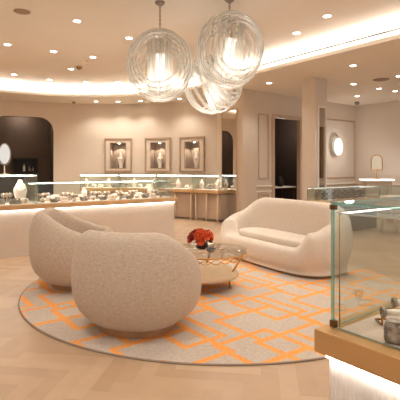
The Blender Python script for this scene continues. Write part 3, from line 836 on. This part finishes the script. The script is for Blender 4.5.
# ------------------------------------------------------------------ wall niches with busts
NN = ['leftmost', 'middle', 'rightmost']
for i, a in enumerate(n_ang):
    p = wall_pt(a); zc = (1.35+14/F*13.3)
    t = thing('display_niche', NN[i]+' of three framed display niches in the round wall', 'wall niche', (p[0], p[1], 0), a-PI/2, 'framed niches in the back wall')
    hw, z0, z1 = .42, zc-.52, zc+.52; iw, y0, y1 = .235, zc-.40, zc+.37
    b = MB(); w = .045
    for bx_ in ((-hw, hw, z0, z0+w), (-hw, hw, z1-w, z1), (-hw, -hw+w, z0+w, z1-w), (hw-w, hw, z0+w, z1-w)): b.box(bx_[0], bx_[1], -.065, .02, bx_[2], bx_[3])
    b.build('outer_frame', M['framew'], t, bevel=.004)
    b = MB()
    for bx_ in ((-hw+w, hw-w, z0+w, y0), (-hw+w, hw-w, y1, z1-w), (-hw+w, -iw, y0, y1), (iw, hw-w, y0, y1)): b.box(bx_[0], bx_[1], -.04, .0, bx_[2], bx_[3])
    b.build('mat_board', M['wall'], t)
    b = MB(); w = .02
    for bx_ in ((-iw-w, iw+w, y0-w, y0), (-iw-w, iw+w, y1, y1+w), (-iw-w, -iw, y0, y1), (iw, iw+w, y0, y1)): b.box(bx_[0], bx_[1], -.05, -.038, bx_[2], bx_[3])
    b.build('inner_frame', M['framew'], t)
    b = MB(); d = .30
    b.box(-iw-.02, iw+.02, d, d+.02, y0-.02, y1+.02); b.box(-iw-.02, -iw, -.03, d, y0, y1); b.box(iw, iw+.02, -.03, d, y0, y1)
    b.box(-iw-.02, iw+.02, -.03, d, y0-.02, y0); b.box(-iw-.02, iw+.02, -.03, d, y1, y1+.02)
    b.build('recess', M['nichein'], t)
    b = MB(); b.lathe([(0, y1-.012), (.03, y1-.012), (.034, y1)], 16, c=(0, .12, 0)); b.build('spot', M['spot'], t)
    l = bpy.data.lights.new('niche_beam', 'SPOT'); l.energy = 12; l.spot_size = 1.9; l.color = (1, .88, .72); l.shadow_soft_size = .03
    o = bpy.data.objects.new('niche_beam', l); COL.objects.link(o); o.location = loc2w(t, 0, .12, y1-.03)
    bu = thing('necklace_bust', 'white necklace bust standing in the '+NN[i]+' wall niche', 'jewellery display', loc2w(t, (.06, .01, .06)[i], .13, y0+.001), a-PI/2+.3, 'busts in the wall niches')
    b = MB(); b.lathe([(0, 0), (.06, 0), (.062, .02), (.05, .05), (.075, .16), (.095, .26), (.09, .32), (.05, .37), (.036, .43), (.03, .46), (0, .462)], 20, sy=.55); b.build('neck_form', M['cream'], bu)
    b = MB(); b.tube([(.062*math.cos(2*PI*k/24), -.03+.03*math.sin(2*PI*k/24), .32+.07*math.sin(2*PI*k/24)) for k in range(24)], .006, 6, True); b.build('necklace', M['jewel'], bu)
    if i < 2:
        o_ = thing('necklace_bust', 'small grey bust at the back of the '+NN[i]+' wall niche', 'jewellery display', loc2w(t, (-.08, -.09)[i], .22, y0+.001), a-PI/2, 'busts in the wall niches')
        b = MB(); b.lathe([(0, 0), (.05, 0), (.05, .02), (.055, .12), (.07, .2), (.04, .27), (.02, .32), (0, .321)], 16, sy=.5); b.build('neck_form', M['greyd'], o_)
    else:
        o_ = thing('ring_box', 'small dark box beside the bust in the rightmost wall niche', 'box', loc2w(t, -.06, .14, y0+.001), a-PI/2)
        b = MB(); b.box(-.06, .06, -.05, .05, 0, .06); b.build('base', M['greyd'], o_, bevel=.005)
        b = MB(); b.box(-.06, .06, .035, .055, .061, .15); b.build('lid', M['greyd'], o_, bevel=.005)
# small dark display recess in the alcove
t = thing('alcove_shelf_box', 'small black display box on the dark alcove wall with bottles in it', 'display box', (ac[0], ac[1], 0), am-PI/2)
pb = Vector((ac[0], ac[1], 0)) + Vector((math.cos(am), math.sin(am), 0))*.9
s0 = (25-200)/F
# along the alcove wall: solve for the picture column
tx = Vector((math.cos(am-PI/2), math.sin(am-PI/2)))
lam = (s0*pb.y-pb.x)/(tx.x-s0*tx.y)
Yb = pb.y+tx.y*lam
zb0, zb1 = H+(HY-172)/F*Yb, H+(HY-159)/F*Yb
hw = 10.5/F*Yb
b = MB(); b.box(lam-hw, lam+hw, .86, .899, zb0, zb1); b.build('back', M['black'], t)
b = MB()
for bx_ in ((lam-hw, lam+hw, zb0-.02, zb0+.02), (lam-hw, lam+hw, zb1-.02, zb1+.02), (lam-hw-.02, lam-hw+.02, zb0-.02, zb1+.02), (lam+hw-.02, lam+hw+.02, zb0-.02, zb1+.02)): b.box(bx_[0], bx_[1], .70, .899, bx_[2], bx_[3])
b.build('case', M['black'], t)
for k, (dx, hh, m_, lab) in enumerate(((-.04, .24, 'cream', 'pale bottle in the black alcove display box, the tallest one'), (.12, .16, 'pewter', 'grey bottle in the black alcove display box, middle one'), (.22, .13, 'pewter', 'grey bottle in the black alcove display box, nearest its right end'))):
    p = loc2w(t, lam+dx, .78, zb0+.021)
    o = thing('bottle', lab, 'bottle', p, 0, 'bottles in the alcove display box')
    b = MB(); b.lathe([(0, 0), (.035, 0), (.037, .02), (.036, hh*.65), (.012, hh*.78), (0, hh*.78)], 14); b.build('flask', M[m_], o)
    b = MB(); b.lathe([(.013, hh*.78), (.016, hh*.79), (.016, hh), (0, hh)], 12); b.build('cap', M['pewter'], o)

l = bpy.data.lights.new('alcove_fill', 'POINT'); l.energy = 18; l.color = (1, .9, .78); l.shadow_soft_size = .2  # added fill light with no fixture, lifts the alcove out of black
o = bpy.data.objects.new('alcove_fill', l); COL.objects.link(o); o.location = loc2w(t, 0, .5, 3.0)
# tall mirror on the mirror wall
def tm(px):
    s = (px-200)/F; return (PX-s*PY)/(UY+s*UX)
ta, tb = tm(222.5), tm(236.8)
mw = thing('wall_mirror', 'tall frameless wall mirror between the round wall and the doorway', 'mirror', (PX-UY*ta, PY+UX*ta, 0), ROT_D)
L = ta-tb
b = MB(); b.box(0, L, -.02, -.005, .12, 2.85); b.build('mirror_glass', M['mirror'], mw)
b = MB()
for bx_ in ((-.02, 0, .10, 2.87), (L, L+.02, .10, 2.87), (0, L, 2.85, 2.87), (0, L, .10, .12)): b.box(bx_[0], bx_[1], -.028, -.003, bx_[2], bx_[3])
b.build('edge_trim', M['trimt'], mw)

# through the dark doorway
def inroom(px, o):
    s = (px-200)/F; bx0, by0 = PX+UY*o, PY-UX*o; return (s*by0-bx0)/(UX-s*UY)
tv = thing('television', 'dark wall screen in the unlit room behind the doorway', 'television', up(inroom(288.5, -1.99), -1.99)+(0,), ROT_U)
Yt = up(inroom(288.5, -1.99), -1.99)[1]
w = 9.5/F*Yt*1.0
b = MB(); b.box(-w, w, -.05, -.012, H-7/F*Yt, H+19/F*Yt); b.build('body', M['screen'], tv, bevel=.006)
b = MB(); b.box(-w+.02, w-.02, -.056, -.051, H-6/F*Yt, H+18/F*Yt); b.build('screen', M['black'], tv)
p0 = up(inroom(275, -.5), -.5)
dk = thing('desk', 'white topped desk just inside the dark doorway', 'desk', (p0[0], p0[1], 0), ROT_U)
dz = H-17.5/F*p0[1]
b = MB(); b.box(-.4, .62, -.25, .3, dz-.035, dz); b.build('desk_top', M['trimw'], dk, bevel=.004)
for x in (-.35, .57):
    for y in (-.2, .25):
        b = MB(); b.box(x-.02, x+.02, y-.02, y+.02, 0, dz-.035); b.build('leg', M['dark'], dk)
vs_ = thing('vase', 'black rounded vase on the white desk in the doorway', 'vase', loc2w(dk, .1, -.1, dz+.001), 0)
b = MB(); b.lathe([(0, 0), (.07, 0), (.10, .06), (.10, .16), (.06, .24), (.04, .28), (.03, .28), (.05, .22), (0, .1)], 20); b.build('body', M['black'], vs_)

# mirror panel with bronze bar on the column
cp = thing('column_panel', 'tall narrow framed mirror with bronze bar on the column side', 'mirror', (cx, cy, 0), ROT_U)
z0, z1 = H-21/F*9.6, H+63/F*9.6
b = MB()
for bx_ in ((.07, .11, z0, z1), (.33, .37, z0, z1), (.11, .33, z0, z0+.04), (.11, .33, z1-.04, z1)): b.box(bx_[0], bx_[1], -.03, -.001, bx_[2], bx_[3])
b.build('panel_frame', M['trimw'], cp, bevel=.004)
b = MB(); b.box(.11, .33, -.012, -.002, z0+.04, z1-.04); b.build('mirror_glass', M['mirror'], cp)
b = MB(); b.box(.13, .22, -.06, -.013, H-9/F*9.6, H+42/F*9.6); b.build('bronze_bar', M['brass'], cp, bevel=.005)

l = bpy.data.lights.new('dark_room_fill', 'POINT'); l.energy = 30; l.color = (1, .9, .78); l.shadow_soft_size = .2  # added fill light, no fixture; brightens the room behind the doorway
o = bpy.data.objects.new('dark_room_fill', l); COL.objects.link(o); o.location = up((d0+d1_)/2+.8, -1.0)+(2.6,)
# sconce
ts = t_at(334.5); ps = up(ts, .0)
sz = H+22/F*ps[1]
t = thing('wall_sconce', 'glowing round glass wall sconce on the panelled wall right of the column', 'wall lamp', (ps[0], ps[1], sz), ROT_U)
b = MB(); b.box(-.05, .05, -.05, -.001, -.14, .12); b.tube([(0, -.04, -.13), (0, -.11, -.2), (.0, -.16, -.26)], .014, 8); b.tube([(-.16, -.1, .02), (.16, -.1, .02)], .01, 8); b.build('bracket', M['brass'], t)
b = MB(); b.ball((0, -.14, 0), .20, 24, 1.05, .28, 1.35); b.build('glass_shade', M['sconce'], t)
b = MB(); b.lathe([(.17+.05*0, -.01), (.24, 0), (.17, .012)], 28); 
o = b.build('halo_plate', M['tube'], t, loc=(-.03, -.07, .06), rot=(PI/2, 0, 0)); o.scale = (1.0, 1.35, 1)
l = bpy.data.lights.new('sconce_glow', 'POINT'); l.energy = 9; l.color = (1, .95, .88); l.shadow_soft_size = .15
o = bpy.data.objects.new('sconce_glow', l); COL.objects.link(o); o.location = up(ts, .5)+(sz,)

# ------------------------------------------------------------------ showcase at right foreground
KZ = .80
kc = at(314, 328.5, KZ)
rc = thing('display_counter', 'bronze edged counter with rippled lit front at right foreground', 'counter', (kc.x, kc.y, 0), ROT_D)
RL, RD = 2.2, .78
b = MB()
nx = 150; A, B = [], []
for k in range(nx*4+1):
    x = .044+(RL-.1)*k/(nx*4); A.append((x,   .024+.004*math.sin(2*PI*k/4.0+.3), 0)); B.append((A[-1][0], A[-1][1], KZ-.082))
b.strip(A, B, sm=True)
b.box(.044, RL-.05, .032, RD-.06, 0, KZ-.083); b.build('rippled_base', M['ripple'], rc)
b = MB(); b.box(0, RL, 0, RD, KZ-.078, KZ); b.build('bronze_top', M['bronze'], rc, bevel=.003)
b = MB(); b.box(.046, RL-.05, .004, .017, KZ-.084, KZ-.0785); b.build('light_strip', M['lip2'], rc)
b = MB(); b.box(.062, RL-.06, .062, RD-.06, KZ, KZ+.005); b.build('display_pad', M['pad'], rc)
gc = thing('glass_showcase', 'clear glass showcase with bronze corner clips at right foreground', 'glass case', loc2w(rc, .031, .052, KZ+.0052), ROT_D)
GH = .431; th = .009; GL, GD = RL-.08, RD-.11
for nm, bx_, ax in (('front_pane', (0, GL, 0, th, 0, GH-th), 'y'), ('side_pane', (0, th, th, GD, 0, GH-th), 'x'), ('top_pane', (0, GL, 0, GD, GH-th, GH), 'z'), ('back_pane', (th, GL, GD-th, GD, 0, GH-th), 'y')):
    b = MB(); b.box(*bx_, mi=0, edge=1, thin=ax); b.build(nm, [M['glass'], M['gedge']], gc)
for z0, z1 in ((0, .022), (GH-th-.017, GH-th-.0005)):
    b = MB(); b.box(.003, .030, .003, .030, z0, z1) if False else b.prism([(-.003, -.003), (.018, -.003), (.018, .013), (.013, .013), (.013, .018), (-.003, .018)], z0, z1)
    b.build('corner_clip', M['brass'], gc)
b = MB(); b.tube([(.020, .022, 0), (.020, .022, GH-.040)], .0022, 8); b.build('post', M['gold'], gc)
b = MB(); b.box(.016, GL, .018, .025, GH-.042, GH-.037); b.box(.016, .023, .025, GD-.02, GH-.042, GH-.037); b.build('light_frame', M['trimw'], gc)
b = MB(); b.box(.0235, .030, .03, GD-.02, GH-.042, GH-.037); b.build('light_bar', M['led2'], gc)
area('case_glow', loc2w(gc, .5, .25, GH-.03), (0, 0, ROT_D), .9, .3, 1.2)
def on_pad(px, py): p = at(px, py, KZ+.006); return (p.x, p.y, KZ+.0055)
# things in the showcase
def bracelet_stand(px, py, label, rz, w=.10, h=.065, wm='gold'):
    t = thing('bangle_stand', label, 'jewellery display', on_pad(px, py), rz, 'bangle stands in the right showcase')
    b = MB(); b.tube([(-w/2, 0, h), (-w/2, 0, .004), (-w/2, .06, .004), (w/2, .06, .004), (w/2, 0, .004), (w/2, 0, h)], .0035, 6); b.tube([(-w/2, 0, h), (w/2, 0, h)], .0035, 6); b.build('wire_frame', M[wm], t)
    b = MB(); b.tube([(-w/2+.005, 0, h+.008), (w/2-.005, 0, h+.008)], .011, 12); b.build('roll', M['cream'], t)
    b = MB(); b.tube([(-w*.45,   .013*math.cos(2*PI*k/16), h+.008+.013*math.sin(2*PI*k/16)) for k in range(16)], .007, 6, True, up=(1, 0, .01)); b.build('bangle', M['pewter'], t)
    return t
bracelet_stand(393, 326, 'low gold wire bangle stand in the right showcase, nearer one', ROT_D+.9, .075, .040)
bracelet_stand(403.5, 315, 'gold wire bangle stand in the right showcase, further one', ROT_D+.9, .075, .040)
p = on_pad(404, 343)
t = thing('watch_pillow', 'mottled grey leather watch pillow in the right showcase', 'jewellery display', p, ROT_D+.35)
b = MB(); b.box(-.056, .056, -.032, .032, 0, .066); b.build('pillow', M['snake'], t, bevel=.012)
b = MB(); b.tube([(-.052, -.022, .062), (0, -.026, .0675), (.052, -.022, .062)], .003, 6); b.build('seam_piping', M['greyd'], t)

# ------------------------------------------------------------------ mid-right showcase behind the sofa
ms_l = Vector((2.60, 8.81)); 
mc = thing('desk_showcase', 'glass topped desk showcase behind the right end of the sofa', 'showcase', (ms_l.x, ms_l.y, 0), ROT_U)
ML = 1.95
b = MB(); b.box(.05, ML-.05, .06, .5, 0, .62); b.build('base', M['pewter'], mc)
b = MB(); b.box(0, ML, 0, .55, .62, .68); b.build('wooden_tray', M['oak'], mc, bevel=.004)
glass_box(mc, .01, ML-.01, .01, .54, .68, .945)
b = MB(); b.box(.03, ML-.03, .51, .525, .93, .9365); b.build('light_bar', M['led2'], mc)
for k in range(6):
    t = thing('coil_display', '%s grey mottled coil display from the left in the desk showcase' % ORD[k], 'jewellery display', loc2w(mc, .18+.275*k, .2+.04*(k % 2), .6805), ROT_U+rnd.uniform(-.08, .08), 'coil displays in the desk showcase')
    b = MB(); b.box(-.11, .11, -.06, .06, 0, .02); b.build('plate', M['cream'], t, bevel=.004)
    b = MB()
    for q, (r_, x_) in enumerate(((.098, -.035), (.085, .05))):
        b.tube([(x_+r_*.8*math.cos(2*PI*j/20), .012*math.sin(4*PI*j/20),   .022+r_*1.12+r_*.9*math.sin(2*PI*j/20)) for j in range(20)], .022, 8, True, up=(0, 1, .01))
    b.build('coil', M['coil'], t)
# lit counter against the right wall with mirror
p = Vector(((377-200)/F*12.4, 12.4))
rw = thing('lit_counter', 'narrow counter with bright white top by the right wall under gold mirror', 'counter', (p.x, p.y, 0), 0)
wz = H-10.5/F*12.4; hw = 14.5/F*12.4
b = MB(); b.box(-hw+.05, hw-.05, -.15, .2, 0, wz-.06); b.build('base', M['panel'], rw)
b = MB(); b.box(-hw, hw, -.2, .25, wz-.06, wz-.02); b.build('frame', M['trimw'], rw)
b = MB(); b.box(-hw, hw, -.2, .25, wz-.019, wz+.01); b.build('lit_top', M['led2'], rw)
vm = thing('vanity_mirror', 'small gold arched table mirror on the lit counter by the right wall', 'mirror', (p.x, p.y+.02, wz+.011), -.15)
b = MB(); b.lathe([(0, 0), (.09, 0), (.09, .012), (.012, .02), (.012, .28), (0, .281)], 20); b.build('stand', M['gold'], vm)
z0 = H-1/F*12.4-wz-.011; out = [(-.15, z0), (.15, z0), (.15, z0+.28)]
for k in range(1, 12): a = PI*k/12; out.append((.15*math.cos(a), z0+.28+.15*math.sin(a)))
out.append((-.15, z0+.28))
b = MB(); b.tube([(x, 0, z) for x, z in out], .016, 8, True, up=(0, 1, .01)); b.build('mirror_frame', M['gold'], vm)
b = MB(); a_ = [b.v(x*.95, -.006, z) for x, z in out]; c_ = [b.v(x*.95, .006, z) for x, z in out]; b.f(a_); b.f(c_[::-1]); b.build('mirror_glass', M['reflglass'], vm)
# side case and arched-back chair at far right
p = at(377, 219, .0)
rs = thing('desk_showcase', 'glass topped showcase on thin legs by the right picture edge', 'showcase', ((379-200)/F*10.9, 10.9, 0), ROT_D+.15)
b = MB(); b.box(0, 1.6, 0, .55, .62, .68); b.build('tray', M['trimw'], rs, bevel=.004)
for x in (.06, 1.54):
    for y in (.05, .5):
        b = MB(); b.tube([(x, y, 0), (x, y, .62)], .02, 10); b.build('leg', M['leg'], rs)
glass_box(rs, .01, 1.59, .01, .54, .68, .92)
chx = (389-200)/F*9.3
ac_ = thing('visitor_chair', 'tan round backed chair on thin legs at the right showcase', 'chair', (chx, 9.3, 0), math.radians(60))
b = MB(); b.lathe([(0, .40), (.2, .40), (.23, .42), (.23, .45), (.2, .47), (0, .475)], 28); b.build('seat', M['tan'], ac_)
b = MB(); A, B, A2, B2 = [], [], [], []
for k in range(25):
    a = PI*.5+PI*1.0*k/24; zt = .56+.20*math.sin(PI*k/24)
    for lst, r_, z in ((A, .25, .50), (B, .25, zt), (A2, .21, .50), (B2, .21, zt)): lst.append((r_*math.cos(a), r_*math.sin(a), z))
b.strip(A, B, sm=True); b.strip(B2, A2, sm=True); b.strip(B, B2, sm=True); b.strip(A2, A, sm=True)
b.build('backrest', M['tan'], ac_)
for k in range(4):
    a = PI/4+k*PI/2
    b = MB(); b.tube([(.22*math.cos(a), .22*math.sin(a), 0), (.17*math.cos(a), .17*math.sin(a), .41)], .012, 8); b.build('leg', M['leg'], ac_)
b = MB(); b.tube([(-.23, .06, .44), (-.24, .06, .53)], .012, 8); b.tube([(-.23, -.06, .44), (-.24, -.06, .53)], .012, 8); b.build('back_post', M['leg'], ac_)

# ------------------------------------------------------------------ world, camera, view
w = bpy.data.worlds.new('world'); sc.world = w; w.use_nodes = True
bg = w.node_tree.nodes['Background']; bg.inputs[0].default_value = (1, .95, .90, 1); bg.inputs[1].default_value = .8
cam = bpy.data.cameras.new('camera'); co = bpy.data.objects.new('camera', cam); COL.objects.link(co)
co.location = (0, 0, H); co.rotation_euler = (PI/2, 0, 0)
cam.sensor_width = 36; cam.sensor_fit = 'HORIZONTAL'; cam.lens = 36*F/400; cam.shift_y = -(200-HY)/400
cam.clip_start = .05
sc.camera = co
sc.view_settings.view_transform = 'Standard'; sc.view_settings.look = 'None'
sc.view_settings.gamma = 1; sc.view_settings.use_curve_mapping = False
sc.view_settings.exposure = .22
sc.cycles.max_bounces = 10; sc.cycles.transparent_max_bounces = 32; sc.cycles.diffuse_bounces = 5
sc.cycles.caustics_reflective = False; sc.cycles.caustics_refractive = False
